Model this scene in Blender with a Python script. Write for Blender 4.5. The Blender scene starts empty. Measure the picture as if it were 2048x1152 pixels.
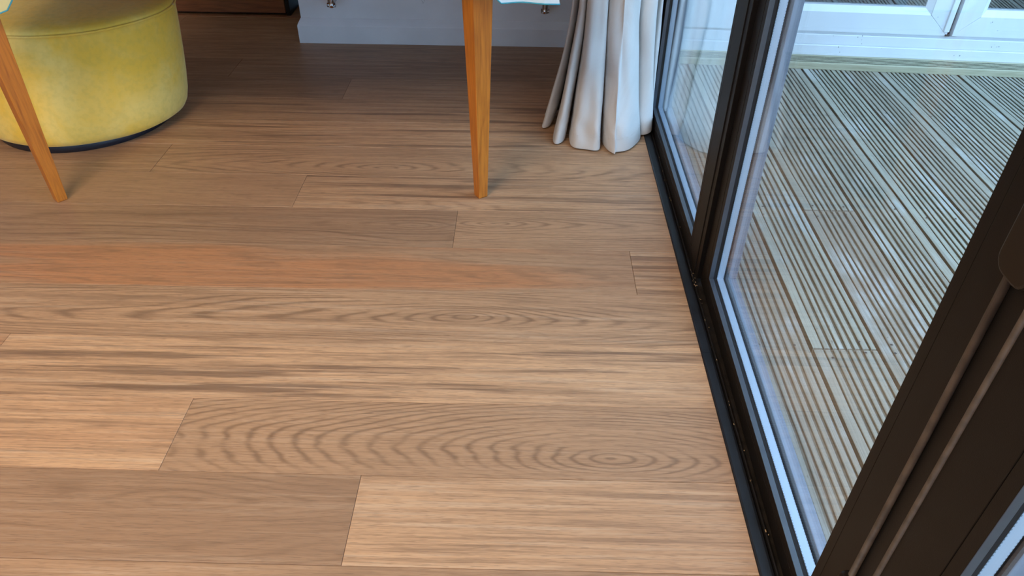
import bpy, math, random
from mathutils import Vector, Matrix
random.seed(7)
S = bpy.context.scene
COL = S.collection

# ------------------------------------------------------------------ camera, world, lights, exposure
W = 0.18                                   # plank width, metres
cam_d = bpy.data.cameras.new('camera'); cam = bpy.data.objects.new('camera', cam_d); COL.objects.link(cam)
R = ((0.99975406, 0.02001927, 0.00954149), (0.01986718, -0.61731933, -0.78646178), (-0.00985424, 0.78645793, -0.61756524))
right, down, fwd = Vector(R[0]), Vector(R[1]), Vector(R[2])
m = Matrix.Identity(4)
for i in range(3):
    m[i][0] = right[i]; m[i][1] = -down[i]; m[i][2] = -fwd[i]
m[0][3], m[1][3], m[2][3] = -0.39645, -2.99994, 1.09673
cam.matrix_world = m
cam_d.sensor_width = 36; cam_d.lens = 1481.21*36/2048; cam_d.clip_start = 0.02
S.camera = cam

w = bpy.data.worlds.new('world'); S.world = w; w.use_nodes = True
bg = w.node_tree.nodes['Background']
bg.inputs[0].default_value = (0.37, 0.64, 1.0, 1); bg.inputs[1].default_value = 4.2

def area(name, loc, rot, sx, sy, power, col):
    l = bpy.data.lights.new(name, 'AREA'); l.shape = 'RECTANGLE'; l.size = sx; l.size_y = sy; l.energy = power; l.color = col
    o = bpy.data.objects.new(name, l); o.location = loc; o.rotation_euler = rot; COL.objects.link(o); return o
area('added_room_fill', (-1.55, -3.3, 2.36), (0, 0, 0), 1.1, 1.1, 70, (1.0, 0.76, 0.51))  # added lamp without a fixture, lifts the brightness of the room
S.view_settings.view_transform = 'Standard'; S.view_settings.look = 'None'
S.view_settings.gamma = 1; S.view_settings.use_curve_mapping = False
S.view_settings.exposure = 0.0

# ------------------------------------------------------------------ mesh helpers
def link(name, me, mat=None, parent=None, loc=None):
    o = bpy.data.objects.new(name, me)
    if mat is not None and me is not None:
        for mm in (mat if isinstance(mat, (list, tuple)) else [mat]): me.materials.append(mm)
    COL.objects.link(o)
    if parent is not None: o.parent = parent
    if loc is not None: o.location = loc
    return o
def mesh(name, vs, fs, mat=None, parent=None, loc=None, smooth=False, mi=None):
    me = bpy.data.meshes.new(name); me.from_pydata([tuple(v) for v in vs], [], fs); me.update()
    if smooth:
        for p in me.polygons: p.use_smooth = True
    o = link(name, me, mat, parent, loc)
    if mi:
        for p, k in zip(me.polygons, mi): p.material_index = k
    return o
def box_vf(x0, x1, y0, y1, z0, z1, k=0):
    v = [(x0,y0,z0),(x1,y0,z0),(x1,y1,z0),(x0,y1,z0),(x0,y0,z1),(x1,y0,z1),(x1,y1,z1),(x0,y1,z1)]
    f = [(0,3,2,1),(4,5,6,7),(0,1,5,4),(1,2,6,5),(2,3,7,6),(3,0,4,7)]
    return v, [tuple(i+k for i in q) for q in f]
def box(name, x0, x1, y0, y1, z0, z1, mat=None, parent=None, bev=0):
    v, f = box_vf(x0, x1, y0, y1, z0, z1)
    o = mesh(name, v, f, mat, parent)
    if bev: bevel(o, bev)
    return o
def boxes(name, lst, mat=None, parent=None, bev=0):
    V, F = [], []
    for b in lst:
        v, f = box_vf(*b, k=len(V)); V += v; F += f
    o = mesh(name, V, F, mat, parent)
    if bev: bevel(o, bev)
    return o
def bevel(o, wd, seg=2):
    b = o.modifiers.new('edge', 'BEVEL'); b.width = wd; b.segments = seg; b.limit_method = 'ANGLE'
def prism(name, pts, d0, d1, ax, mat=None, parent=None, bev=0, smooth=False):
    """polygon pts in the two other axes, pushed along axis ax from d0 to d1"""
    n = len(pts); V = []
    for d in (d0, d1):
        for a, b in pts:
            V.append({'x': (d,a,b), 'y': (a,d,b), 'z': (a,b,d)}[ax])
    F = [tuple(range(n))[::-1], tuple(range(n, 2*n))] + [(i, (i+1) % n, n+(i+1) % n, n+i) for i in range(n)]
    o = mesh(name, V, F, mat, parent)
    me = o.data
    import bmesh
    bm = bmesh.new(); bm.from_mesh(me); bmesh.ops.recalc_face_normals(bm, faces=bm.faces); bm.to_mesh(me); bm.free()
    if bev: bevel(o, bev)
    return o
def tube_vf(pts, r, n=10, k=0, cap=True):
    V, F = [], []
    P = [Vector(p) for p in pts]
    rr = r if isinstance(r, (list, tuple)) else [r]*len(P)
    for i, p in enumerate(P):
        t = (P[min(i+1, len(P)-1)] - P[max(i-1, 0)]).normalized()
        up = Vector((0,0,1)) if abs(t.z) < 0.9 else Vector((1,0,0))
        a = t.cross(up).normalized(); b = t.cross(a).normalized()
        for j in range(n):
            an = 2*math.pi*j/n
            V.append(p + a*math.cos(an)*rr[i] + b*math.sin(an)*rr[i])
    for i in range(len(P)-1):
        for j in range(n):
            F.append((k+i*n+j, k+i*n+(j+1) % n, k+(i+1)*n+(j+1) % n, k+(i+1)*n+j))
    if cap:
        F.append(tuple(k+j for j in range(n))); F.append(tuple(k+(len(P)-1)*n+j for j in range(n))[::-1])
    return V, F
def tube(name, pts, r, mat=None, parent=None, n=10):
    V, F = tube_vf(pts, r, n); return mesh(name, V, F, mat, parent, smooth=True)
def lathe(name, prof, cx, cy, mat=None, parent=None, n=64, ex=1.0, ey=1.0, wob=None):
    V, F = [], []
    for i, (r, z) in enumerate(prof):
        for j in range(n):
            a = 2*math.pi*j/n
            k = 1 + (wob(a, z) if wob else 0)
            V.append((cx+r*k*ex*math.cos(a), cy+r*k*ey*math.sin(a), z))
    for i in range(len(prof)-1):
        for j in range(n):
            F.append((i*n+j, i*n+(j+1) % n, (i+1)*n+(j+1) % n, (i+1)*n+j))
    F.append(tuple(range(n))[::-1]); F.append(tuple((len(prof)-1)*n+j for j in range(n)))
    return mesh(name, V, F, mat, parent, smooth=True)
def empty(name, loc=(0,0,0), rz=0):
    o = bpy.data.objects.new(name, None); COL.objects.link(o); o.location = loc; o.rotation_euler = (0,0,rz); return o
def tag(o, label=None, cat=None, group=None, kind=None):
    if label: o['label'] = label
    if cat: o['category'] = cat
    if group: o['group'] = group
    if kind: o['kind'] = kind
    return o
def struct(o, label=None): return tag(o, label=label, kind='structure')

# ------------------------------------------------------------------ materials
class N:
    def __init__(s, name):
        s.m = bpy.data.materials.new(name); s.m.use_nodes = True; s.t = s.m.node_tree
        s.b = s.t.nodes['Principled BSDF']; s.out = s.t.nodes['Material Output']
    def n(s, typ, **kw):
        nd = s.t.nodes.new(typ)
        for k, v in kw.items(): setattr(nd, k, v)
        return nd
    def put(s, sock, v):
        if isinstance(v, bpy.types.NodeSocket): s.t.links.new(v, sock)
        elif isinstance(v, (tuple, list)) and len(v) == 3 and sock.type == 'RGBA': sock.default_value = (*v, 1)
        else: sock.default_value = v
    def math(s, op, a, b=0.0, c=None, clamp=False):
        nd = s.n('ShaderNodeMath', operation=op, use_clamp=clamp); s.put(nd.inputs[0], a); s.put(nd.inputs[1], b)
        if c is not None: s.put(nd.inputs[2], c)
        return nd.outputs[0]
    def vec(s, x, y, z):
        nd = s.n('ShaderNodeCombineXYZ')
        for i, v in enumerate((x, y, z)): s.put(nd.inputs[i], v)
        return nd.outputs[0]
    def xyz(s, kind='Object'):
        tc = s.n('ShaderNodeTexCoord'); sp = s.n('ShaderNodeSeparateXYZ'); s.t.links.new(tc.outputs[kind], sp.inputs[0]); return sp.outputs
    def noise(s, vec, scale=1.0, detail=3.0, rough=0.5, dist=0.0):
        nd = s.n('ShaderNodeTexNoise'); s.put(nd.inputs['Vector'], vec)
        nd.inputs['Scale'].default_value = scale; nd.inputs['Detail'].default_value = detail
        nd.inputs['Roughness'].default_value = rough; nd.inputs['Distortion'].default_value = dist
        return nd.outputs[0]
    def ramp(s, v, a, b):
        nd = s.n('ShaderNodeMapRange', clamp=True, interpolation_type='SMOOTHSTEP'); s.put(nd.inputs[0], v); nd.inputs[1].default_value = a; nd.inputs[2].default_value = b
        return nd.outputs[0]
    def mix(s, f, a, b, mode='MIX'):
        nd = s.n('ShaderNodeMix', data_type='RGBA', blend_type=mode); s.put(nd.inputs[0], f); s.put(nd.inputs[6], a); s.put(nd.inputs[7], b); return nd.outputs[2]
    def attr(s, name):
        nd = s.n('ShaderNodeAttribute', attribute_type='OBJECT', attribute_name=name); return nd.outputs['Fac']
    def bump(s, h, dist, strength=1.0):
        nd = s.n('ShaderNodeBump'); s.put(nd.inputs['Height'], h); nd.inputs['Distance'].default_value = dist; nd.inputs['Strength'].default_value = strength
        s.t.links.new(nd.outputs[0], s.b.inputs['Normal']); return nd
    def set(s, **kw):
        names = dict(color='Base Color', rough='Roughness', metal='Metallic', spec='Specular IOR Level', sheen='Sheen Weight', coat='Coat Weight')
        for k, v in kw.items(): s.put(s.b.inputs[names[k]], v)
        return s

def plain(name, col, rough=0.5, metal=0.0, spec=0.5, var=0.0, vs=8, bump=0.0, bs=200):
    k = N(name); k.set(rough=rough, metal=metal, spec=spec)
    tc = k.n('ShaderNodeTexCoord').outputs['Object']
    if var:
        f = k.noise(tc, vs, 4); dark = tuple(c*(1-var) for c in col); lite = tuple(min(1, c*(1+var*0.6)) for c in col)
        k.set(color=k.mix(k.ramp(f, .3, .7), dark, lite))
    else: k.set(color=col)
    if bump: k.bump(k.noise(tc, bs, 2), bump)
    return k.m

def plank_mat():
    k = N('oak_plank'); x, y, z = k.xyz()
    seed = k.attr('seed'); tone = k.attr('tone'); rings = k.attr('rings'); streak = k.attr('streak')
    ex, ey, es = k.attr('ex'), k.attr('ey'), k.attr('es'); warm = k.attr('warm'); rf = k.attr('ringf')
    s10 = k.math('MULTIPLY', seed, 13.7)
    low = k.noise(k.vec(k.math('MULTIPLY', x, 0.8), k.math('MULTIPLY', y, 9.0), s10), 1, 2, .45)
    dx = k.math('MULTIPLY', k.math('SUBTRACT', x, ex), 2.7); dx = k.math('DIVIDE', dx, k.math('MULTIPLY_ADD', k.math('ABSOLUTE', dx), k.attr('sat'), 1.0)); dy = k.math('MULTIPLY', k.math('SUBTRACT', y, ey), 10.0)
    e = k.math('SQRT', k.math('ADD', k.math('MULTIPLY', dx, dx), k.math('MULTIPLY', dy, dy)))
    jag = k.noise(k.vec(k.math('MULTIPLY', x, 14), k.math('MULTIPLY', y, 60), s10), 1, 3, .6)
    e = k.math('MULTIPLY', k.math('MINIMUM', e, 3.0), es)
    rf = k.math('MULTIPLY', rf, 1.9); e = k.math('MULTIPLY', e, 1.9)
    field = k.math('ADD', k.math('MULTIPLY', low, rf), k.math('ADD', e, k.math('MULTIPLY', jag, 0.5)))
    ph = k.math('SINE', k.math('MULTIPLY', field, 6.283*1.0))
    ph = k.math('MULTIPLY_ADD', ph, 0.5, 0.5)
    ph = k.math('POWER', ph, 3.5)
    lf = k.noise(k.vec(k.math('MULTIPLY', x, 2.2), k.math('MULTIPLY', y, 30.0), k.math('ADD', s10, 5)), 1, 3, .5)
    ph = k.math('MULTIPLY', ph, k.ramp(lf, .30, .62))
    fib = k.noise(k.vec(k.math('MULTIPLY', x, 7.0), k.math('MULTIPLY', y, 330.0), s10), 1, 4, .62)
    fib2 = k.noise(k.vec(k.math('MULTIPLY', x, 2.5), k.math('MULTIPLY', y, 90.0), k.math('ADD', s10, 9)), 1, 4, .6)
    pore = k.noise(k.vec(k.math('MULTIPLY', x, 34.0), k.math('MULTIPLY', y, 900.0), s10), 1, 1, .5)
    st = k.noise(k.vec(k.math('MULTIPLY', x, 1.5), k.math('MULTIPLY', y, 48.0), k.math('ADD', s10, 3)), 1, 4, .62, .15)
    stm = k.math('MULTIPLY', k.ramp(st, .505, .63), streak)
    light, brown = (0.640, 0.375, 0.200), (0.300, 0.172, 0.098)
    c = k.mix(tone, light, brown)
    c = k.mix(k.math('MULTIPLY', warm, k.ramp(low, .42, .58)), c, (0.56, 0.245, 0.105))
    c = k.mix(k.math('MULTIPLY', k.ramp(low, .35, .75), .25), c, brown)
    c = k.mix(k.math('MULTIPLY', ph, k.math('MULTIPLY', rings, .74)), c, (0.19, 0.105, 0.058))
    c = k.mix(k.math('MULTIPLY', k.ramp(fib, .46, .68), .52), c, (0.24, 0.14, 0.08))
    c = k.mix(k.math('MULTIPLY', k.ramp(fib2, .50, .68), k.math('MULTIPLY', k.attr('grain'), .62)), c, (0.25, 0.145, 0.085))
    c = k.mix(k.math('MULTIPLY', k.ramp(fib2, .50, .34), k.math('MULTIPLY', k.attr('grain'), .45)), c, (0.62, 0.44, 0.29))
    c = k.mix(k.math('MULTIPLY', k.ramp(pore, .56, .66), .4), c, (0.15, 0.085, 0.05))
    c = k.mix(k.math('MULTIPLY', stm, .66), c, (0.135, 0.075, 0.048))
    k.set(color=c, spec=.38)
    k.set(rough=k.math('MULTIPLY_ADD', fib, .16, .36))
    h = k.math('ADD', k.math('MULTIPLY', fib, -.5), k.math('ADD', k.math('MULTIPLY', ph, -.3), k.math('MULTIPLY', pore, -.3)))
    k.bump(h, .0009, .5)
    return k.m
M_PLANK = plank_mat()

def wood_mat(name, light, dark, ax='z', rough=.4, fs=160.0, spec=.5):
    k = N(name); x, y, z = k.xyz()
    q = {'x': (x, y, z), 'y': (y, x, z), 'z': (z, x, y)}[ax]
    lo = k.noise(k.vec(k.math('MULTIPLY', q[0], 2.2), k.math('MULTIPLY', q[1], 22.), k.math('MULTIPLY', q[2], 22.)), 1, 3, .5, .4)
    rg = k.math('POWER', k.math('MULTIPLY_ADD', k.math('SINE', k.math('MULTIPLY', lo, 42.)), .5, .5), 2.0)
    fi = k.noise(k.vec(k.math('MULTIPLY', q[0], 9.), k.math('MULTIPLY', q[1], fs), k.math('MULTIPLY', q[2], fs)), 1, 4, .6)
    c = k.mix(k.math('ADD', k.math('MULTIPLY', rg, .35), k.math('MULTIPLY', k.ramp(fi, .4, .7), .45)), light, dark)
    k.set(color=c, rough=rough, spec=spec); k.bump(fi, .0004, .4)
    return k.m
M_LEG = wood_mat('varnished_cherry', (0.60, 0.20, 0.024), (0.33, 0.09, 0.012), 'z', .33)
M_LEG_END = plain('worn_leg_edge', (0.45, 0.30, 0.17), .7)
M_CABINET = wood_mat('reddish_oak', (0.24, 0.085, 0.030), (0.12, 0.038, 0.014), 'x', .5, 120.)
M_THRESH = wood_mat('threshold_oak', (0.36, 0.17, 0.08), (0.2, 0.09, 0.04), 'x', .45)

def deck_mat():
    k = N('weathered_softwood'); x, y, z = k.xyz(); seed = k.attr('seed'); tone = k.attr('tone')
    s10 = k.math('MULTIPLY', seed, 17.3)
    fib = k.noise(k.vec(k.math('MULTIPLY', x, 560.), k.math('MULTIPLY', y, 6.), s10), 1, 4, .65)
    band = k.noise(k.vec(k.math('MULTIPLY', x, 60.), k.math('MULTIPLY', y, 1.6), k.math('ADD', s10, 4)), 1, 4, .6)
    pat = k.noise(k.vec(k.math('MULTIPLY', x, 9.), k.math('MULTIPLY', y, 4.), k.math('ADD', s10, 8)), 1, 4, .6)
    spk = k.noise(k.vec(k.math('MULTIPLY', x, 130.), k.math('MULTIPLY', y, 70.), s10), 1, 2, .6)
    c = k.mix(tone, (0.44, 0.41, 0.315), (0.36, 0.29, 0.215))
    c = k.mix(k.math('MULTIPLY', k.ramp(pat, .50, .72), .6), c, (0.66, 0.65, 0.62))
    c = k.mix(k.math('MULTIPLY', k.ramp(pat, .44, .30), .5), c, (0.36, 0.33, 0.26))
    c = k.mix(k.math('MULTIPLY', k.ramp(band, .46, .68), .55), c, (0.25, 0.22, 0.16))
    c = k.mix(k.math('MULTIPLY', k.ramp(fib, .46, .68), .6), c, (0.20, 0.165, 0.12))
    c = k.mix(k.math('MULTIPLY', k.ramp(spk, .66, .76), .5), c, (0.10, 0.085, 0.06))
    k.set(color=c, rough=.72, spec=.35)
    k.bump(k.math('ADD', k.math('MULTIPLY', fib, -.7), k.math('MULTIPLY', spk, .2)), .0016, .7)
    return k.m
M_DECK = deck_mat()
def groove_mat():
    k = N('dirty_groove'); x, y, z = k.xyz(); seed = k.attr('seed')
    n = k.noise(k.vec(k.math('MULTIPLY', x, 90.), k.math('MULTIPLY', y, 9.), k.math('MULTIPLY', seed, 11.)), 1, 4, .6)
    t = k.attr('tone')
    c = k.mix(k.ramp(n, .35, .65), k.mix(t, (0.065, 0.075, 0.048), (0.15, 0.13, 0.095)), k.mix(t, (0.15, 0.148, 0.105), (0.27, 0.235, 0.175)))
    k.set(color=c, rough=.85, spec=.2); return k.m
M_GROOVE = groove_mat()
M_FASCIA = wood_mat('pale_treated_softwood', (0.52, 0.47, 0.32), (0.36, 0.33, 0.20), 'x', .7, 200., .3)
M_JOIST = plain('dark_joist', (0.03, 0.027, 0.02), .9)
M_FRAME = plain('anthracite_frame', (0.0065, 0.0055, 0.005), .46, 0, .2, .12, 30, .0001, 900)
M_BEAD_SKY = plain('anthracite_bead_sky_tint', (0.045, 0.055, 0.07), .28, .0, .9, .1, 60)  # bluish base colour stands for sky reflected along the bead edges
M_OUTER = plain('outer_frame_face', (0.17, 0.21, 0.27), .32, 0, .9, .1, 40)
M_GASKET = plain('black_rubber', (0.012, 0.011, 0.012), .65, 0, .3)
M_GAP = plain('dark_gasket_seal', (0.05, 0.042, 0.038), .7, 0, .3)
M_TRACK = plain('black_threshold', (0.012, 0.015, 0.021), .42, 0, .45, .3, 20)
M_TRACK_IN = plain('dusty_black_track', (0.016, 0.013, 0.011), .6, 0, .3, .5, 60)
M_BRASS = plain('dusty_bronze_rod', (0.075, 0.055, 0.042), .5, .0, .5, .3, 60)
M_HANDLE = plain('black_brown_handle', (0.010, 0.007, 0.005), .4, 0, .3)
def spacer_mat():
    k = N('dotted_aluminium_spacer'); x, y, z = k.xyz()
    al = k.math('SINE', k.math('MULTIPLY', k.math('ADD', y, z), 6.283/.0052))
    dot = k.math('GREATER_THAN', al, .1)
    e = k.math('ADD', k.math('LESS_THAN', k.math('ABSOLUTE', k.math('SUBTRACT', x, .0206)), .0006),
               k.math('LESS_THAN', k.math('ABSOLUTE', k.math('SUBTRACT', x, .0348)), .0006))
    k.set(color=k.mix(k.math('MULTIPLY', k.math('MULTIPLY', dot, e), .7), (0.50, 0.60, 0.72), (0.08, 0.12, 0.15)), rough=.42, metal=.35, spec=.6)
    return k.m
M_SPACER = spacer_mat()
def glass_mat(name, tint=(1, 1, 1), k0=.02, k1=1.05):
    k = N(name); t = k.t; t.nodes.remove(k.b)
    tr = k.n('ShaderNodeBsdfTransparent'); tr.inputs[0].default_value = (*tint, 1)
    gl = k.n('ShaderNodeBsdfGlossy'); gl.inputs['Roughness'].default_value = 0.0; gl.inputs[0].default_value = (1, 1, 1, 1)
    lw = k.n('ShaderNodeLayerWeight'); lw.inputs[0].default_value = .5
    f = k.math('MULTIPLY_ADD', k.math('POWER', lw.outputs['Facing'], 6.0), k1, k0, clamp=True)
    mx = k.n('ShaderNodeMixShader'); t.links.new(f, mx.inputs[0]); t.links.new(tr.outputs[0], mx.inputs[1]); t.links.new(gl.outputs[0], mx.inputs[2])
    t.links.new(mx.outputs[0], k.out.inputs[0]); return k.m
M_GLASS = glass_mat('clear_glass', (.985, .99, .985))
M_UPVC = plain('white_upvc', (0.80, 0.82, 0.84), .28, 0, .5, .04, 6)
M_UPVC_GREY = plain('grey_seal_and_shade', (0.52, 0.54, 0.55), .6)  # seals, and the painted shade strips along the cill
M_PAINT = plain('white_gloss_paint', (0.86, 0.87, 0.88), .42, 0, .5, .05, 5)
M_WALL = plain('white_wall_paint', (0.74, 0.75, 0.74), .8, 0, .3, .03, 4)
M_CEIL = plain('ceiling_paint', (0.80, 0.79, 0.77), .9, 0, .2, .02, 4)
M_CHROME = plain('chrome', (0.55, 0.55, 0.56), .15, 1)
M_RAD = plain('radiator_enamel', (0.80, 0.80, 0.80), .35)
M_PLINTH = plain('black_plinth', (0.014, 0.017, 0.026), .4)
def velvet():
    k = N('yellow_velvet'); tc = k.n('ShaderNodeTexCoord').outputs['Object']
    f = k.noise(tc, 5, 5, .6, .6); g = k.noise(tc, 60, 3)
    c = k.mix(k.ramp(f, .35, .7), (0.90, 0.58, 0.075), (0.93, 0.70, 0.20))
    c = k.mix(k.math('MULTIPLY', k.ramp(g, .4, .7), .2), c, (0.55, 0.44, 0.10))
    k.set(color=c, rough=.85, spec=.15, sheen=.35)
    k.b.inputs['Sheen Roughness'].default_value = .35; k.b.inputs['Sheen Tint'].default_value = (.95, .95, .75, 1)
    k.bump(k.math('ADD', f, k.math('MULTIPLY', g, .3)), .004, .35); return k.m
M_VELVET = velvet()
def curtain_mat():
    k = N('ivory_cotton'); x, y, z = k.xyz(); tc = k.n('ShaderNodeTexCoord').outputs['Object']
    wv = k.noise(k.vec(k.math('MULTIPLY', x, 6), k.math('MULTIPLY', y, 6), k.math('MULTIPLY', z, 5)), 1, 4, .55, 1.2)
    th = k.noise(tc, 700, 2)
    k.set(color=k.mix(k.ramp(wv, .3, .7), (0.70, 0.665, 0.625), (0.77, 0.735, 0.70)), rough=.9, spec=.15, sheen=.1)
    k.bump(k.math('ADD', k.math('MULTIPLY', wv, 1.0), k.math('MULTIPLY', th, .03)), .012, .5)
    tl = k.n('ShaderNodeBsdfTranslucent'); tl.inputs[0].default_value = (.75, .73, .70, 1)
    mx = k.n('ShaderNodeMixShader'); mx.inputs[0].default_value = .22
    k.t.links.new(k.b.outputs[0], mx.inputs[1]); k.t.links.new(tl.outputs[0], mx.inputs[2]); k.t.links.new(mx.outputs[0], k.out.inputs[0])
    return k.m
M_CURTAIN = curtain_mat()
def cloth_mat():
    k = N('printed_cotton'); tc = k.n('ShaderNodeTexCoord').outputs['Object']
    v = k.n('ShaderNodeTexVoronoi'); ad = k.n('ShaderNodeVectorMath', operation='ADD'); k.put(ad.inputs[0], tc); ad.inputs[1].default_value = (3.13, .4, .7); k.put(v.inputs['Vector'], ad.outputs[0]); v.inputs['Scale'].default_value = 7
    v2 = k.n('ShaderNodeTexVoronoi'); k.put(v2.inputs['Vector'], tc); v2.inputs['Scale'].default_value = 13
    xx = k.xyz()[0]; lf_ = k.math('LESS_THAN', xx, -.2)
    c = k.mix(k.math('MULTIPLY', lf_, .75), (0.62, 0.74, 0.80), (0.62, 0.50, 0.10))
    c = k.mix(k.math('MULTIPLY', k.ramp(v.outputs[0], .62, .50), lf_), c, (0.62, 0.50, 0.04))
    c = k.mix(k.ramp(v2.outputs[0], .20, .15), c, (0.10, 0.38, 0.48))
    k.set(color=c, rough=.85, spec=.2); return k.m
M_CLOTH = cloth_mat()
M_TEAL = plain('teal_hem', (0.06, 0.33, 0.42), .8)
M_GRASS = plain('garden_green', (0.09, 0.14, 0.05), .9, 0, .2, .5, 3)
M_RENDER = plain('pale_render', (0.62, 0.62, 0.60), .9, 0, .2, .06, 5)
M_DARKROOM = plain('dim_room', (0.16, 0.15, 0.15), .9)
M_OAK_FLAT = wood_mat('oak_floor_rear', (0.45, 0.28, 0.17), (0.32, 0.19, 0.11), 'x', .42, 200.)
M_SPECK = plain('dark_speck', (0.05, 0.045, 0.04), .8)

# ------------------------------------------------------------------ FLOOR
floor = struct(box('floor', -4.2, 0.024, -6.2, 0.62, -0.12, -0.0142, M_JOIST), 'warm oak plank floor with long wide boards')
rear = box('rear_boarding', -4.2, 0.0, -6.2, -17*W, -0.0141, 0.0, M_OAK_FLAT, floor)
# row: (joint x list), then per plank from left: (tone, rings, streak, warm, ex, ey(local rows), es, ringf)
D = dict(tone=.4, rings=.5, streak=.2, warm=.0, ex=0, ey=0, es=0, rf=8.0, sat=1.1, grain=.65)
rows = {
 -3: ([-2.2], [{}, {}]), -2: ([-1.9], [{'tone':.3}, {'tone':.5}]), -1: ([-2.3], [{}, {'tone':.4}]),
 0: ([-2.6], [{}, {'tone': .45, 'streak': .3}]),
 1: ([-1.499], [{'tone': .75, 'streak': .2}, {'tone': .55, 'streak': .4}]),
 2: ([-1.036], [{'tone': .7, 'streak': .5}, {'tone': .35, 'streak': .1}]),
 3: ([-2.7], [{}, {'tone': .35, 'streak': 1.0, 'rings': .3, 'grain': .8}]),
 4: ([-2.35], [{}, {'tone': .2, 'streak': 1.0, 'rings': .4, 'grain': .8}]),
 5: ([-1.5004], [{'tone': .45, 'streak': .3}, {'tone': .32, 'rings': .95, 'streak': .15, 'grain': .3, 'ex': -.80, 'ey': .72, 'es': 4.2, 'rf': 3.5, 'sat': .5}]),
 6: ([-1.0304], [{'tone': .5, 'rings': .35, 'streak': .0, 'grain': .2}, {'tone': .2, 'rings': .6, 'streak': .9, 'grain': .7, 'rf': 10}]),
 7: ([-2.4, -.5704], [{}, {'tone': .7, 'rings': .9, 'streak': .25, 'grain': .35, 'ex': -.68, 'ey': .45, 'es': 5, 'rf': 4}, {'tone': .40, 'rings': .85, 'streak': .0, 'grain': .3, 'ex': -.47, 'ey': .35, 'es': 6, 'rf': 3}]),
 8: ([-2.0, -.1159], [{'tone': .5}, {'tone': .55, 'rings': .5, 'streak': .1, 'warm': 1.0, 'grain': .3, 'rf': 8}, {'tone': .30, 'rings': .4, 'streak': .85, 'grain': 1.0}]),
 9: ([-2.9], [{}, {'tone': .30, 'rings': 1.0, 'streak': .35, 'grain': .7, 'ex': -.515, 'ey': .50, 'es': 6.5, 'rf': 5, 'sat': .75}]),
 10: ([-1.515], [{'tone': .3, 'warm': .5}, {'tone': .0, 'rings': .35, 'streak': 1.0, 'grain': .7, 'rf': 7}]),
 11: ([-1.0449], [{'tone': .0, 'rings': .35, 'streak': .5, 'grain': .8, 'warm': .25, 'rf': 8.0}, {'tone': .5, 'rings': 1.0, 'streak': .0, 'grain': .25, 'ex': -.22, 'ey': .72, 'es': 6.0, 'rf': 4.0, 'sat': .12}]),
 12: ([-2.2, -.6759], [{}, {'tone': .82, 'rings': .6, 'streak': .1, 'grain': .35, 'ex': -1.0, 'ey': .35, 'es': 4, 'rf': 5}, {'tone': .2, 'rings': .2, 'streak': .1, 'grain': .9, 'rf': 8}]),
 13: ([-1.4], [{'tone': .55}, {'tone': .58, 'rings': .4, 'streak': .05}]),
 14: ([-1.9], [{'tone': .3}, {'tone': .3}]), 15: ([-.9], [{'tone': .4}, {'tone': .5}]), 16: ([-1.6], [{'tone': .3}, {'tone': .4}]),
}
def plank(x0, x1, y0, y1, pr, seed):
    g = .0003; c = .0007
    a0, a1, b0, b1 = x0+g, x1-g, y0+g, y1-g
    V = [(a0,b0,-.014),(a1,b0,-.014),(a1,b1,-.014),(a0,b1,-.014),
         (a0,b0,-c),(a1,b0,-c),(a1,b1,-c),(a0,b1,-c),
         (a0+c,b0+c,0),(a1-c,b0+c,0),(a1-c,b1-c,0),(a0+c,b1-c,0)]
    F = [(3,2,1,0),(8,9,10,11)]
    for i in range(4):
        j = (i+1) % 4
        F += [(i, j, 4+j, 4+i), (4+i, 4+j, 8+j, 8+i)]
    o = mesh('plank', V, F, M_PLANK, floor)
    p = dict(D); p.update(pr)
    o['seed'] = float(seed); o['tone'] = float(p['tone']); o['rings'] = float(p['rings']); o['streak'] = float(p['streak'])
    o['warm'] = float(p['warm']); o['ex'] = float(p['ex']); o['ey'] = float(y1 - p['ey']*W); o['es'] = float(p['es']); o['ringf'] = float(p['rf']); o['sat'] = float(p['sat']); o['grain'] = float(p['grain'])
    return o
sd = 0.0
for r, (js, prs) in sorted(rows.items()):
    xs = [-4.2] + js + [0.0]
    for i in range(len(xs)-1):
        sd += 1.0
        x1 = xs[i+1]
        if r < 0:
            if xs[i] > -1.32: continue
            x1 = min(x1, -1.303)
        pr = dict(prs[i]) if i < len(prs) else {}
        pr.setdefault('tone', random.uniform(.2, .6))
        y1 = -r*W; y0 = -(r+1)*W
        if r == 0 and x1 > -1.3: pass
        plank(xs[i], x1, y0, y1, pr, sd + random.random()*.3)

# ------------------------------------------------------------------ ROOM SHELL
struct(box('ceiling', -4.3, 0.12, -6.3, 0.72, 2.40, 2.5, M_CEIL), 'plain white ceiling')
wl = struct(box('wall_left', -4.3, -4.2, -6.3, 0.72, 0, 2.4, M_WALL), 'plain white wall on the left')
struct(boxes('wall_rear', [(-4.2, -3.4, -6.3, -6.2, 0, 2.4), (-1.2, 0.12, -6.3, -6.2, 0, 2.4), (-3.4, -1.2, -6.3, -6.2, 0, .9), (-3.4, -1.2, -6.3, -6.2, 2.15, 2.4)], M_WALL), 'white wall behind the camera with an opening added to let in light')  # unglazed opening added to light the room from behind
pier = struct(box('wall_back', -1.302, 0.12, 0.016, 0.72, 0.0, 2.4, M_PAINT), 'white painted wall projecting behind the table leg')
struct(box('wall_alcove', -4.2, -1.302, 0.62, 0.72, 0, 2.4, M_WALL), 'white wall at the back of the alcove')
struct(boxes('wall_right', [(0.0, 0.10, -6.2, 0.016, 2.12, 2.4), (0.0, 0.10, -.60, 0.016, 0, 2.12), (0.0, 0.10, -6.2, -5.46, 0, 2.12)], M_WALL), 'white wall around the glazed folding doors')
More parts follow.
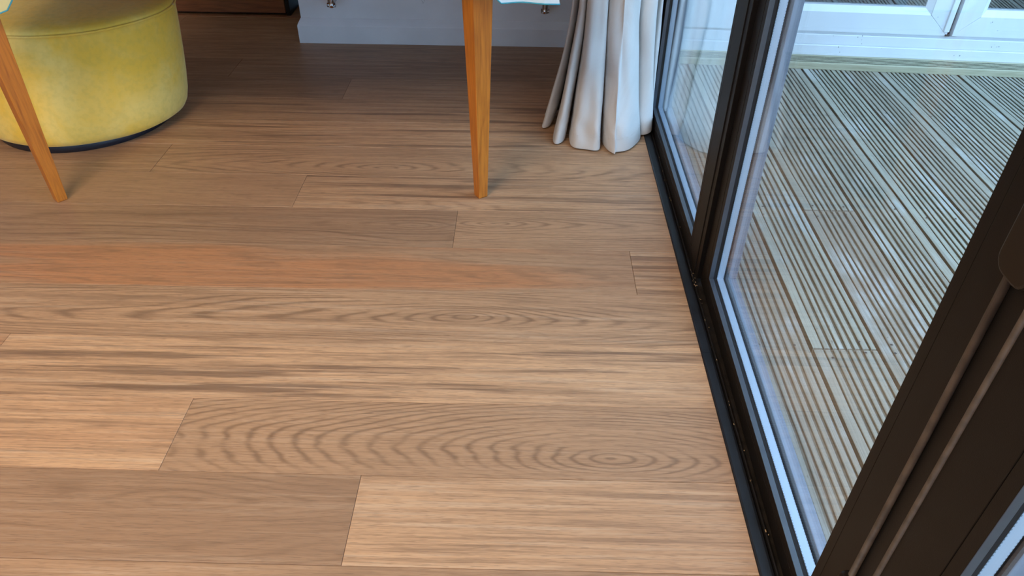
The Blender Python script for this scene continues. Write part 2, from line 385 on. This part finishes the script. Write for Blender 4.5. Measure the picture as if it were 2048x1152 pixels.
# skirting: lower board and its moulded top, front run and the return down the side of the pier
def skirting(parent):
    prof = [(0.016, 0), (0.0, 0), (0.0, .070), (.0015, .0745), (.006, .083), (.0115, .092), (.0145, .097), (0.016, .098)]
    # front run (along x) with mitred left end
    V, F = [], []
    n = len(prof)
    for xe, mt in ((-1.302, True), (0.0, False)):
        for d, z in prof: V.append((xe - (0.016-d) if mt else xe, d, z))
    F = [(i, i+1, n+i+1, n+i) for i in range(n-1)] + [tuple(range(n))[::-1], tuple(range(n, 2*n))]
    a = mesh('front_run', V, F, M_PAINT, parent)
    V = []
    for ye, mt in ((0.016, True), (0.62, False)):
        for d, z in prof:
            xx = -1.302 - (0.016-d); V.append((xx, d if mt else ye, z))
    F = [(n+i, n+i+1, i+1, i) for i in range(n-1)] + [tuple(range(n)), tuple(range(n, 2*n))[::-1]]
    b = mesh('side_run', V, F, M_PAINT, parent)
sk = struct(empty('baseboard_back'), 'white moulded skirting board along the projecting wall'); skirting(sk)
# pencil scuff on the wall
V, F = tube_vf([(-.808, .0155, .178), (-.803, .0155, .160), (-.795, .0155, .176)], .0006, 5)
V2, F2 = tube_vf([(-.806, .0155, .172), (-.800, .0155, .163)], .0005, 5, len(V)); mesh('scuff_mark', V+V2, F+F2, M_UPVC_GREY, pier)
# reddish oak cupboard front in the alcove with a dark gap below
cup = tag(empty('oak_cupboard', (-2.5, .33, 0)), 'dark reddish oak cupboard standing in the alcove behind the pouf', 'cupboard')
def cbox(nm, x0, x1, y0, y1, z0, z1, mt, bev=.002): return box(nm, x0+2.5, x1+2.5, y0-.33, y1-.33, z0, z1, mt, cup, bev)
cbox('carcass', -3.3, -1.46, .345, .60, .012, .86, M_CABINET)
cbox('door', -3.3, -2.382, .325, .344, .014, .84, M_CABINET); cbox('door', -2.378, -1.46, .325, .344, .014, .84, M_CABINET)
cbox('plinth', -3.28, -1.47, .36, .58, .0, .0115, M_GASKET, 0)
cbox('side_panel', -1.458, -1.44, .330, .60, .0, .86, M_GASKET)
struct(box('trim_1', -3.6, -1.3185, .300, .322, 0.0, .005, M_THRESH, None, .0015), 'thin oak floor trim in front of the cupboard')

# ------------------------------------------------------------------ BIFOLD DOOR LEAVES
def ring4(parent, names, Y0, Y1, Z0, Z1, wl_, wr_, wb, wt, d0, d1, mat, bev=0, inner=0):
    """four mitred pieces. local y runs from 0 (far end) down to -L; Y0 far, Y1 near"""
    o = [(Y0, Z0), (Y1, Z0), (Y1, Z1), (Y0, Z1)]
    i = [(Y0-wl_, Z0+wb), (Y1+wr_, Z0+wb), (Y1+wr_, Z1-wt), (Y0-wl_, Z1-wt)]
    out = []
    for k, nm in enumerate((names[1], names[0], names[1], names[0])):
        j = (k+1) % 4
        out.append(prism(nm, [o[k], o[j], i[j], i[k]], d0, d1, 'x', mat, parent, bev))
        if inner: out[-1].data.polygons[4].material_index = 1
    return out
ZB, ZT = 0.008, 2.10
def leaf(name, origin, rz, L, a, b, label, rb=.060, strip=0.0):
    e = struct(empty(name, origin, rz), label)
    A, B_, RB = a, b, rb - ZB
    bw = .018
    ring4(e, ('stile', 'rail'), 0, -L, ZB, ZT, A-bw, B_-bw, RB-bw, .07, 0, .018, M_FRAME, .0008)
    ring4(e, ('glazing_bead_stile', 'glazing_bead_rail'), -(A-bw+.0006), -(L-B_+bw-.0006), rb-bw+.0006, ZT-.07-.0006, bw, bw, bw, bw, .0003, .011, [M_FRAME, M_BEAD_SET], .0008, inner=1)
    ring4(e, ('inner_gasket', 'inner_gasket'), -(A-.004), -(L-B_+.004), rb-.004, ZT-.07-bw+.004, .0036, .0036, .0036, .0036, .0112, .0172, M_GASKET)
    ring4(e, ('core', 'core'), -.004, -L+.004, ZB+.004, ZT-.004, A-.012, B_-.012, RB-.012, .07, .0182, .046, M_GASKET)
    ring4(e, ('spacer_bar', 'spacer_bar'), -(A-.0095), -(L-B_+.0095), rb-.0095, ZT-.07-bw+.0095, .007, .007, .007, .007, .0212-.0012, .0362-.001, M_SPACER)
    for nm, d in (('glass_pane', .0175), ('glass_pane', .0372)):
        box(nm, d, d+.0022, -(A-.011), -(L-B_+.011), rb-.011, ZT-.07-bw+.011, M_GLASS, e)
    ring4(e, ('outer_gasket', 'outer_gasket'), -(A-.004), -(L-B_+.004), rb-.004, ZT-.07-bw+.004, .0036, .0036, .0036, .0036, .0400, .0448, M_GAP)
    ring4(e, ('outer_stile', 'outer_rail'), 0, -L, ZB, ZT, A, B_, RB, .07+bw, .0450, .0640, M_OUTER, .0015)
    return e
M_BEAD_SET = M_BEAD_SKY
# bead: dark face towards the room, the glossier inner edge is coloured lighter and bluer as reflected sky
dA = leaf('door_1', (.0306, -.622, 0), 0, .918, .075, .083, 'far glazed folding door leaf beside the curtain', .060)
box('meeting_strip', .0325, .052, -1.5645, -1.5405, .010, 2.10, M_FRAME, None, .001).parent = dA

bpy.data.objects['meeting_strip'].location = (-.0306, .622, 0)
dB = leaf('door_2', (.0418, -1.5685, 0), -.0097, .940, .060, .103, 'middle glazed folding door leaf with bolt rod and view of the decking', .060)
dC = leaf('door_3', (.0326, -2.5165, 0), 0, .94, .085, .10, 'near glazed folding door leaf cut by the bottom right corner', .060)
dD = leaf('door_4', (.0326, -3.460, 0), 0, .94, .085, .10, 'glazed folding door leaf beyond the near one')
dE = leaf('door_5', (.0326, -4.404, 0), 0, .94, .085, .10, 'last glazed folding door leaf by the rear wall')
# bolt rod, guide and lever on leaf B (placed in its local frame)
tube('bolt_rod', [(-.0035, -.912, .236), (-.0035, -.912, .5), (-.0035, -.910, .72)], .0042, M_BRASS, dB, 12)
lathe('rod_guide', [(.0, .205), (.010, .205), (.0125, .210), (.0125, .232), (.010, .238), (.006, .240)], -.006, -.914, M_HANDLE, dB, 20)
def handle(parent):
    pts = []
    # rounded lower end, straight upper
    y0, y1, z0, z1 = -.955, -.907, .722, .90
    r = .016
    for cx_, cz_, s in ((y1-r, z0+r, -90), (y1-r, z1-r, 0), (y0+r, z1-r, 90), (y0+r, z0+r, 180)):
        for q in range(0, 91, 18):
            a_ = math.radians(s+q); pts.append((cx_+r*math.cos(a_), cz_+r*math.sin(a_)))
    h = prism('handle_plate', pts, -.022, 0, 'x', M_HANDLE, parent, .003)
    g = tube('handle_lever', [(-.022, -.93, .88), (-.045, -.93, .88), (-.05, -.94, .88), (-.05, -1.03, .88)], .008, M_HANDLE, parent, 12)
handle(dB)
# meeting gasket between leaves B and C
tube('meeting_gasket', [(.0008, .0038, .012), (.0008, .0038, 2.1)], .0042, M_BRASS, dC, 12)
tube('meeting_gasket', [(.004, -.0002-.0, .012), (.004, -.0002, 2.1)], .0022, M_GASKET, dC, 8)
# outer frame of the door set, jamb, head
fr = struct(empty('door_frame_trim'), 'dark grey outer frame of the folding doors'); fr.name = 'trim_2'
box('jamb', .020, .100, -.618, -.600, 0, 2.12, M_FRAME, fr, .001); box('jamb', .020, .100, -5.46, -5.35, 0, 2.12, M_FRAME, fr, .001)
box('head', .020, .100, -5.35, -.618, 2.104, 2.12, M_FRAME, fr, .001)
# threshold: black cover strip in three lengths, slot, dusty track
th = struct(empty('door_threshold'), 'black rubber threshold strip and track along the folding doors'); th.name = 'trim_3'
def cover(y0, y1):
    prism('cover_strip', [(0.0, -.012), (0.0, .0015), (.003, .0035), (.018, .0045), (.022, .0035), (.0235, -.012)], y0, y1, 'y', M_TRACK, th)
for a_, b_ in ((-.745, -.600), (-1.688, -.7455), (-1.8205, -1.6885), (-5.46, -1.821)): cover(a_, b_)
box('track_channel', .0238, .1045, -5.46, -.600, -.030, -.006, M_TRACK_IN, th)
box('track_lip', .0265, .0292, -5.46, -.600, -.006, .0035, M_GASKET, th)
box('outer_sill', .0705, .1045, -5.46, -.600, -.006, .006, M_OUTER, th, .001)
# fluff and grit lying in the track
V, F = [], []
for _ in range(36):
    yy = random.uniform(-2.3, -.9) if random.random() < .6 else random.gauss(-1.58, .04)
    xx = random.uniform(.0235, .031); s = random.uniform(.0006, .0018)
    v, f = box_vf(xx, xx+s, yy, yy+s*random.uniform(1, 3), .0035, .0035+s*.6, len(V)); V += v; F += f
g = mesh('grit', V, F, M_LEG_END, th); tag(g, kind='stuff')

# ------------------------------------------------------------------ DECK
deck = struct(boxes('ground_deck', [(0.106, 3.6, -6.0, .02, -.09, -.052)], M_JOIST), 'weathered grooved softwood decking outside the glass doors')
deck.name = 'deck'
ridge = [(0, .0228), (.0261, .0391), (.0457, .0555), (.0603, .0718), (.0783, .0881), (.0946, .1061), (.1126, .1273), (.1322, .1440)]
def deck_profile(flip=False):
    R_ = ridge if not flip else [(.144-b, .144-a) for a, b in reversed(ridge)]
    top, gd, c = -.020, .0056, .0009
    q_ = .1405/.144; R_ = [(a*q_+(.0009 if i_ else 0), b*q_-(.0009 if i_ < len(R_)-1 else 0)) for i_, (a, b) in enumerate(R_)]
    P = [(0.0, -.048, 0), (0.0, top-c, 0)]
    for i, (a, b) in enumerate(R_):
        P += [(a+c, top, 0), (b-c, top, 0)]
        if i < len(R_)-1:
            n_ = R_[i+1][0]
            P += [(b+.0006, top-c*1.2, 1), (b+.0011, top-gd, 1), (n_-.0011, top-gd, 1), (n_-.0006, top-c*1.2, 1)]
    P += [(.1405, top-c, 0), (.1405, -.048, 0)]
    return P
def deck_board(x0, y0, y1, tone, seed, flip=False):
    P = deck_profile(flip); n = len(P); L = y1-y0; ns = max(2, int(L/.06)); rnd = random.Random(seed)
    V, F, MI = [], [], []
    ph = [rnd.uniform(0, 6.28) for _ in range(5)]
    for s in range(ns+1):
        y = y0 + L*s/ns
        for j, (px, pz, mk) in enumerate(P):
            wob = .0007*math.sin(y*9+ph[0]+px*30) + .0005*math.sin(y*23+ph[1]+px*110) if 2 <= j < n-2 else 0
            dz = .0006*math.sin(y*5+ph[2]) + .0005*math.sin(px*60+ph[3]) + .0004*math.sin(y*31+px*200+ph[4])
            V.append((x0+px+wob, y, pz+dz))
    for s in range(ns):
        for j in range(n-1):
            F.append((s*n+j, s*n+j+1, (s+1)*n+j+1, (s+1)*n+j)); 
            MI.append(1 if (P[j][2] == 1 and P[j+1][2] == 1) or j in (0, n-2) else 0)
    F.append(tuple(range(n))); MI.append(0); F.append(tuple(ns*n+j for j in range(n))[::-1]); MI.append(0)
    F = [tuple(reversed(f)) for f in F]
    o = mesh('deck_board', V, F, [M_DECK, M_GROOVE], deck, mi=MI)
    o['seed'] = float(seed); o['tone'] = float(tone); return o
tones = {0: .85, 1: .15, 2: .45, 3: .35, 4: .0, 5: .55, 6: .3, 7: .25, 8: .2, 9: .4}
xs0 = .1105
joints = {0: [-3.1], 1: [-1.7745], 2: [-1.193], 3: [-2.9], 4: [-2.35], 5: [-3.2], 6: [-2.6], 7: [-3.4], 8: [-2.0], 9: [-3.0]}
k = 0; sdn = 1
while xs0 + k*.1492 < 3.5:
    x = xs0 + k*.1492
    js = joints.get(k, [random.uniform(-3.5, -2.2)])
    ends = [-6.0] + js + [0.0]
    for i in range(len(ends)-1):
        t = tones.get(k, random.uniform(0, .6))
        if k == 2 and i == 0: t = 1.0
        if k == 1 and i == 0: t = .75
        deck_board(x, ends[i]+.0022, ends[i+1]-.0022, t, sdn, flip=(k % 2 == 1 and k > 2)); sdn += 1
    k += 1
# screw heads and knots
V, F = [], []
for yy in (-.55, -1.17, -1.215, -1.755, -1.795, -2.35):
    for kk in range(11):
        for off in (.030, .112):
            if random.random() < .3: continue
            cx_, cy_ = xs0 + kk*.1492 + off + random.uniform(-.004, .004), yy + random.uniform(-.012, .012)
            b0 = len(V)
            for j in range(8):
                a_ = j*math.pi/4; V.append((cx_+.0032*math.cos(a_), cy_+.0032*math.sin(a_), -.0185))
            F.append(tuple(range(b0, b0+8)))
sc = mesh('screw_heads', V, F, M_SPECK, deck); tag(sc, kind='stuff')
struct(box('ground', .0, 14, -14, 6, -.2, -.1, M_GRASS), 'garden ground beyond the decking')

# ------------------------------------------------------------------ WHITE DOORS ACROSS THE DECK
ang = math.atan2(-.066, .998)
back = struct(empty('door_6', (.660, -.0455, 0), ang), 'white plastic double doors across the decking')
def bb(nm, u0, u1, n0, n1, z0, z1, mt, bev=0): return box(nm, u0, u1, n0, n1, z0, z1, mt, back, bev)
bb('cill_nose', -.52, 2.3, 0, .14, .004, .047, M_UPVC, .003)
bb('frame_sill', -.52, 2.3, .006, .14, .0475, .0870, M_UPVC, .002)
bb('leaf_shade_band', -.52, 2.3, .0095, .13, .0872, .0970, M_UPVC_GREY)  # flat grey band painted as the shadow below the leaves
bb('cill_shade_strip', -.52, 2.3, .0035, .13, .0465, .0482, M_UPVC_GREY)  # thin grey strip painted as the shadow line over the nose
def upvc_leaf(u0, u1):
    f0, f1, b = .115, .115, .115
    z0, z1 = .097, 2.05
    o = [(u0, z0), (u1, z0), (u1, z1), (u0, z1)]; fw = .085; g = .0006
    i = [(u0+fw, z0+.078), (u1-fw, z0+.078), (u1-fw, z1-.078), (u0+fw, z1-.078)]
    i2 = [(a+(.022 if q in (0, 3) else -.022), c+(.022 if q in (0, 1) else -.022)) for q, (a, c) in enumerate(i)]
    for k2, nm in enumerate(('leaf_rail', 'leaf_stile', 'leaf_rail', 'leaf_stile')):
        j = (k2+1) % 4
        # xz polygon pushed along y ; tiny gap at the welded mitre
        def pz(P, Q, R_, T):
            cx_ = sum(p[0] for p in (P, Q, R_, T))/4; cz_ = sum(p[1] for p in (P, Q, R_, T))/4
            return [(p[0]+math.copysign(g, cx_-p[0]), p[1]) for p in (P, Q, R_, T)]
        prism(nm, pz(o[k2], o[j], i[j], i[k2]), .010, .075, 'y', M_UPVC, back, .0015)
        # sloped bead
        Vv = [(o_[0], .0115, o_[1]) for o_ in (i[k2], i[j])] + [(o_[0], .030, o_[1]) for o_ in (i2[j], i2[k2])]
        Vv += [(o_[0], .060, o_[1]) for o_ in (i[k2], i[j])] + [(o_[0], .060, o_[1]) for o_ in (i2[j], i2[k2])]
        mesh('sloped_bead', Vv, [(0,1,2,3), (7,6,5,4), (0,4,5,1), (1,5,6,2), (2,6,7,3), (3,7,4,0)], M_UPVC, back)
    box('glass_pane', i2[0][0]-.01, i2[1][0]+.01, .034, .038, i2[0][1]-.01, i2[2][1]+.01, M_GLASS_OUT, back)
    ring = [(i2[0][0], i2[1][0], i2[0][1], i2[0][1]+.004)]
    for a0, a1, c0, c1 in ring: box('glazing_gasket', a0, a1, .029, .034, c0, c1, M_UPVC_GREY, back)
M_GLASS_OUT = glass_mat('sealed_unit_glass', (.75, .80, .82), .20, .5)
upvc_leaf(-.222, .598); upvc_leaf(.614, 1.43); upvc_leaf(1.446, 2.26)
bb('closing_strip', .578, .5975, .000, .009, .115, 2.04, M_UPVC, .002)
bb('closing_strip', .6145, .632, .004, .0095, .100, 2.04, M_UPVC, .001)
bb('dark_joint', .598, .614, .030, .05, .10, 2.04, M_GASKET)
bb('weld_keep', .590, .606, .004, .0095, .098, .104, M_SPECK)
bb('outer_head', -.52, 2.3, .0, .14, 2.055, 2.15, M_UPVC)
bb('corner_panel', -.52, -.226, .004, .14, .097, 2.05, M_UPVC)
V, F = [], []
rr = random.Random(3)
for _ in range(46):
    u = rr.uniform(-.1, 1.3); z = rr.choice([rr.uniform(.01, .045), rr.uniform(.05, .088), rr.uniform(.1, .17)])
    n_ = -.0006 if z < .047 else (.0054 if z < .09 else .0094)
    s = rr.choice([.0008, .001, .0014, .0026])
    v, f = box_vf(u, u+s, n_, n_+.0005, z, z+s*rr.uniform(.8, 1.8), len(V)); V += v; F += f
tag(mesh('dirt_specks', V, F, M_SPECK, back), kind='stuff')
# outer walls of that wing and the room behind the glass
wing = struct(empty('wall_wing', (.660, -.0455, 0), ang), 'pale rendered walls of the wing holding the white doors')
box('lintel', -.52, 2.3, .0, .14, 2.15, 2.7, M_RENDER, wing); box('pier', 2.3, 4.2, .0, .14, 0, 2.7, M_RENDER, wing)
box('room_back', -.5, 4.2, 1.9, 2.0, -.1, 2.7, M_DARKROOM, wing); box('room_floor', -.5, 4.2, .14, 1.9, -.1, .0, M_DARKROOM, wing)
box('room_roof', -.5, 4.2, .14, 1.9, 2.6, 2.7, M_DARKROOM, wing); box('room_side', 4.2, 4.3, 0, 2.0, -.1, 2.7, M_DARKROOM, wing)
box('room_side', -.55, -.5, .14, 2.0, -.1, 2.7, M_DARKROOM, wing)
# step board in front of the white doors: grooved top, plain sawn face
step = struct(empty('trim_4', (.660, -.0455, 0), ang), 'pale grooved step board below the white doors')
pr = [(-.0895, -.019), (-.0895, .0035), (-.0875, .006)]
for q in range(5):
    a0 = -.0780 + q*.0135
    pr += [(a0, .006), (a0+.0008, .0005), (a0+.0058, .0005), (a0+.0066, .006)]
pr += [(-.0005, .006), (-.0005, -.019)]
V = [(-.56, a, c) for a, c in pr] + [(2.3, a, c) for a, c in pr]; n = len(pr)
F = [(i, (i+1) % n, n+(i+1) % n, n+i) for i in range(n)] + [tuple(range(n))[::-1], tuple(range(n, 2*n))]
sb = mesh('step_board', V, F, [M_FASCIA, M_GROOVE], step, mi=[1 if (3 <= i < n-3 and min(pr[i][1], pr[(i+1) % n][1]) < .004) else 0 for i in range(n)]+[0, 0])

# ------------------------------------------------------------------ CURTAIN
def catmull(P, per=6):
    out = []
    n = len(P)
    for i in range(n-1):
        p0, p1, p2, p3 = P[max(i-1, 0)], P[i], P[i+1], P[min(i+2, n-1)]
        for s in range(per):
            t = s/per
            out.append(tuple(.5*((2*p1[k]) + (-p0[k]+p2[k])*t + (2*p0[k]-5*p1[k]+4*p2[k]-p3[k])*t*t + (-p0[k]+3*p1[k]-3*p2[k]+p3[k])*t**3) for k in range(2)))
    out.append(P[-1]); return out
bot = [(-.16,-.40), (-.325,-.715), (-.305,-.735), (-.272,-.60), (-.299,-.845), (-.264,-.842), (-.240,-.70), (-.246,-.868), (-.203,-.897), (-.152,-.893), (-.152,-.72),
       (-.140,-.872), (-.110,-.924), (-.103,-.914), (-.055,-.888), (-.016,-.800), (-.060,-.70), (-.014,-.792), (.026,-.770), (.004,-.66), (.0285,-.728), (.0290,-.66), (-.01,-.50), (-.03,-.33)]
top = [(-.12,-.40), (-.246,-.705), (-.238,-.72), (-.205,-.60), (-.237,-.765), (-.217,-.775), (-.200,-.65), (-.212,-.80), (-.180,-.825), (-.154,-.80), (-.160,-.66),
       (-.150,-.80), (-.118,-.832), (-.108,-.832), (-.080,-.815), (-.057,-.76), (-.080,-.65), (-.050,-.750), (-.002,-.740), (-.012,-.64), (.010,-.705), (.024,-.665), (-.015,-.50), (-.035,-.33)]
cb, ct = catmull(bot, 7), catmull(top, 7)
zs = [.0, .008, .018, .030, .040, .044, .055, .07, .085, .10, .12, .145, .17, .20, .23, .26, .30, .34, .38, .42, .5, .7, 1.0, 1.5, 2.0, 2.28]
V, F = [], []
npt = len(cb)
def hemz(i): 
    x = cb[i][0]
    return .0055 if x < -.02 else .0055 + min(1, (x+.02)/.03)*.006
for zi, z in enumerate(zs):
    t = min(1, z/.42); e = 1-(1-t)**1.35
    for i in range(npt):
        x = cb[i][0]*(1-e) + ct[i][0]*e; y = cb[i][1]*(1-e) + ct[i][1]*e
        from mathutils import noise as mn
        q = mn.noise(Vector((x*9+3, y*9, z*7)))*.007 + mn.noise(Vector((x*22+z*9, y*22, z*15+4)))*.0035
        env = min(1, .35+z*5) * (1 if z < .6 else .4)
        dent = -.006*math.exp(-((z-.062)/.018)**2)*math.sin(i*.55)
        cr = .004*math.sin(z*17+i*.35)*math.sin(z*5+i*.11) * (1 if z < .5 else .4)
        V.append((min(x+cr*.6+q*.5*env, .0295), y+cr+q*env+dent, z+hemz(i)*(1-e)))
for zi in range(len(zs)-1):
    for i in range(npt-1): F.append((zi*npt+i, zi*npt+i+1, (zi+1)*npt+i+1, (zi+1)*npt+i))
cur = tag(empty('curtain', (-.15, -.6, 0)), 'full length ivory cotton curtain bunched in folds beside the glass doors', 'curtain')
V = [(a+.15, b+.6, c) for a, c, b in [(v[0], v[2], v[1]) for v in V]]
cm = mesh('drape', V, F, M_CURTAIN, cur, smooth=True)
so = cm.modifiers.new('cloth', 'SOLIDIFY'); so.thickness = .0016; so.offset = 0
sb2 = cm.modifiers.new('smooth', 'SUBSURF'); sb2.levels = 1; sb2.render_levels = 1
# hem stitching, short stitches along the visible folds
V2, F2 = [], []
zi = 4
for i in range(8*1, npt-8):
    if i % 2: continue
    p = Vector(V[zi*npt+i])*.5 + Vector(V[(zi+1)*npt+i])*.5; q = Vector(V[zi*npt+i+1])*.5 + Vector(V[(zi+1)*npt+i+1])*.5
    d = (q-p)
    if d.length < 1e-5: continue
    nrm = Vector((d.y, -d.x, 0)).normalized()
    v, f = tube_vf([p+nrm*.0012, p+d*.8+nrm*.0012], .0006, 5, len(V2)); V2 += v; F2 += f
tag(mesh('hem_stitching', V2, F2, M_CURTAIN, cur), kind='stuff')
# curtain pole
rail_ = tag(empty('curtain_pole', (-.12, -3, 2.30)), 'pale curtain pole above the folding doors', 'curtain pole')
tube('pole', [(0, -2.6, 0), (0, 2.95, 0)], .012, M_RAD, rail_); 
for yy in (-2.4, 0, 2.7): box('bracket', 0, .12, yy-.01, yy+.01, -.012, .012, M_RAD, rail_)

# ------------------------------------------------------------------ POUF
pf = tag(empty('round_pouf', (-1.835, -.738, 0), .093), 'round yellow velvet pouf on a black plinth under the table', 'pouf')
PX, PY, PH = .309, .263, .361
def wob(a, z): return .010*math.sin(a*3+.4) + .005*math.sin(a*7+z*9)
def oval(name, prof, mat, ox=0, oy=0):
    """prof: (factor of the oval, height); the body leans slightly towards the wall"""
    n = 96; V, F = [], []
    for f, z in prof:
        t = max(0, (z-.035)/(PH-.035))
        for j in range(n):
            a = 2*math.pi*j/n; q = f*(1+wob(a, z))
            V.append((q*PX*math.cos(a)+.042*t, q*PY*math.sin(a)+.021*t, z))
    for i in range(len(prof)-1):
        for j in range(n): F.append((i*n+j, i*n+(j+1) % n, (i+1)*n+(j+1) % n, (i+1)*n+j))
    F.append(tuple(range(n))[::-1]); F.append(tuple((len(prof)-1)*n+j for j in range(n)))
    return mesh(name, V, F, mat, pf, smooth=True)
oval('cushion_body', [(.88, .030), (.94, .028), (.985, .035), (1.01, .052), (1.025, .085), (1.03, .14), (1.027, .21), (1.02, .27), (1.012, .32), (1.004, .345), (.998, PH-.002)], M_VELVET)
oval('seat_top', [(.997, PH), (.985, PH+.009), (.94, PH+.016), (.84, PH+.022), (.55, PH+.027), (.25, PH+.029), (.02, PH+.030)], M_VELVET)
tube('piping', [(1.003*(1+wob(a, PH))*PX*math.cos(a)+.042, 1.003*(1+wob(a, PH))*PY*math.sin(a)+.021, PH-.0005) for a in [2*math.pi*i/96 for i in range(97)]], .0034, M_VELVET, pf, 8)
lathe('plinth', [(.272, .0), (.274, .002), (.274, .024), (.270, .0275)], -.013, .034, M_PLINTH, pf, 64)

# ------------------------------------------------------------------ TABLE AND CLOTH
tb = tag(empty('dining_table', (-1.07, -.66, 0)), 'dining table with tapered orange-brown wooden legs', 'table')
def tleg(cx, cy, rot):
    V = []
    for z in (0.0, .003, .25, .70):
        h = (.0275 + .05*z)/2 - (.0012 if z == 0 else 0)
        for sx, sy in ((-1,-1), (1,-1), (1,1), (-1,1)):
            V.append((cx+h*(sx*math.cos(rot)-sy*math.sin(rot))+1.07, cy+h*(sx*math.sin(rot)+sy*math.cos(rot))+.66, z))
    F = [(3,2,1,0), (12,13,14,15)]
    for s in range(3):
        for j in range(4): F.append((s*4+j, s*4+(j+1) % 4, (s+1)*4+(j+1) % 4, (s+1)*4+j))
    o = mesh('leg', V, F, M_LEG, tb); bevel(o, .0012); return o
tleg(-.511, -1.181, math.radians(34)); tleg(-1.683, -1.243, math.radians(50))
box('top', -1.78+1.07, -.36+1.07, -1.26+.66, -.02+.66, .705, .735, M_LEG, tb, .003)
boxes('apron', [(-1.66+1.07, -.53+1.07, -1.17+.66, -1.15+.66, .62, .705), (-1.70+1.07, -1.68+1.07, -1.17+.66, -.12+.66, .62, .705), (-.52+1.07, -.50+1.07, -1.17+.66, -.12+.66, .62, .705)], M_LEG, tb)
box('wall_batten', -1.25+1.07, -.45+1.07, -.06+.66, .014+.66, .66, .7049, M_LEG, tb)
# cloth
tc_ = tag(empty('tablecloth', (-1.07, -.66, .735)), 'pale tablecloth with yellow and teal print hanging over the table edge', 'tablecloth')
per = []
X0, X1, Y0, Y1 = -1.80, -.34, -1.285, -.03
def addseg(a, b, n):
    for i in range(n): per.append((a[0]+(b[0]-a[0])*i/n, a[1]+(b[1]-a[1])*i/n))
addseg((X1, Y1), (X1, Y0), 50); addseg((X1, Y0), (X0, Y0), 90); addseg((X0, Y0), (X0, Y1), 50); addseg((X0, Y1), (X1, Y1), 30)
def hem(x, y):
    b = .640 + .006*math.sin(x*23+y*17)
    def sm(a, b_, v): t = max(0, min(1, (v-a)/(b_-a))); return t*t*(3-2*t)
    if y < -1.2:
        k1 = sm(-.50, -.455, x); b = b*(1-k1) + .5745*k1
        k2 = sm(-1.50, -1.58, x) if False else sm(1.50, 1.585, -x); b = b*(1-k2) + (.535)*k2
    return b
V, F = [], []
n = len(per); cxm, cym = (X0+X1)/2, (Y0+Y1)/2
lev = [0, .15, .4, .7, 1.0]
for i, (x, y) in enumerate(per): V.append((x+(.004 if x > cxm else -.004), y+(-.004 if y < cym else .004), .7385))
for li, t in enumerate(lev[1:]):
    for i, (x, y) in enumerate(per):
        out = .012*t*(1+math.sin(i*.9))*.5 + .006*t
        ox = out*(1 if abs(x-X1) < 1e-6 else (-1 if abs(x-X0) < 1e-6 else 0)); oy = out*(-1 if abs(y-Y0) < 1e-6 else 0)
        zz = .7385 + (hem(x, y)-.7385)*t
        V.append((x+.004*(1 if x > cxm else -1)+ox, y+(-.004 if y < cym else .004)+oy, zz))
for l in range(len(lev)-1):
    for i in range(n):
        j = (i+1) % n; F.append((l*n+i, l*n+j, (l+1)*n+j, (l+1)*n+i))
F.append(tuple(range(n)))
V = [(a+1.07, b+.66, c-.735) for a, b, c in V]
cl = mesh('cloth', V, F, M_CLOTH, tc_, smooth=False)
L0 = (len(lev)-1)*n
hp = [V[L0+i % n] for i in range(n+1)]
tube('hem_edging', hp, .0018, M_TEAL, tc_, 6)

# ------------------------------------------------------------------ RADIATOR (only its valves dip into view)
rd = tag(empty('radiator', (-.735, -.06, 0)), 'white wall radiator with chrome valves above the skirting', 'radiator')
boxes('panel', [(-.38+i*.0585, -.38+i*.0585+.050, -.035, -.012, .275, .66) for i in range(13)] + [(-.385, .385, -.012, .012, .27, .665)], M_RAD, rd, .004)
for xv, zb in ((-.416, .166), (.418, .156)):
    v = tube('valve', [(xv, 0, zb), (xv, 0, zb+.02), (xv, 0, zb+.06), (xv*.93, 0, zb+.10), (xv*.90, 0, .29)], [.011, .014, .012, .008, .008], M_CHROME, rd, 14)
    tube('valve_elbow', [(xv, -.002, zb+.008), (xv, .03, zb+.012), (xv, .072, zb+.012)], [.012, .009, .009], M_CHROME, rd, 14)
    tube('lock_nut', [(xv-.016, 0, zb+.008), (xv+.016, 0, zb+.008)], [.009, .009], M_CHROME, rd, 8)
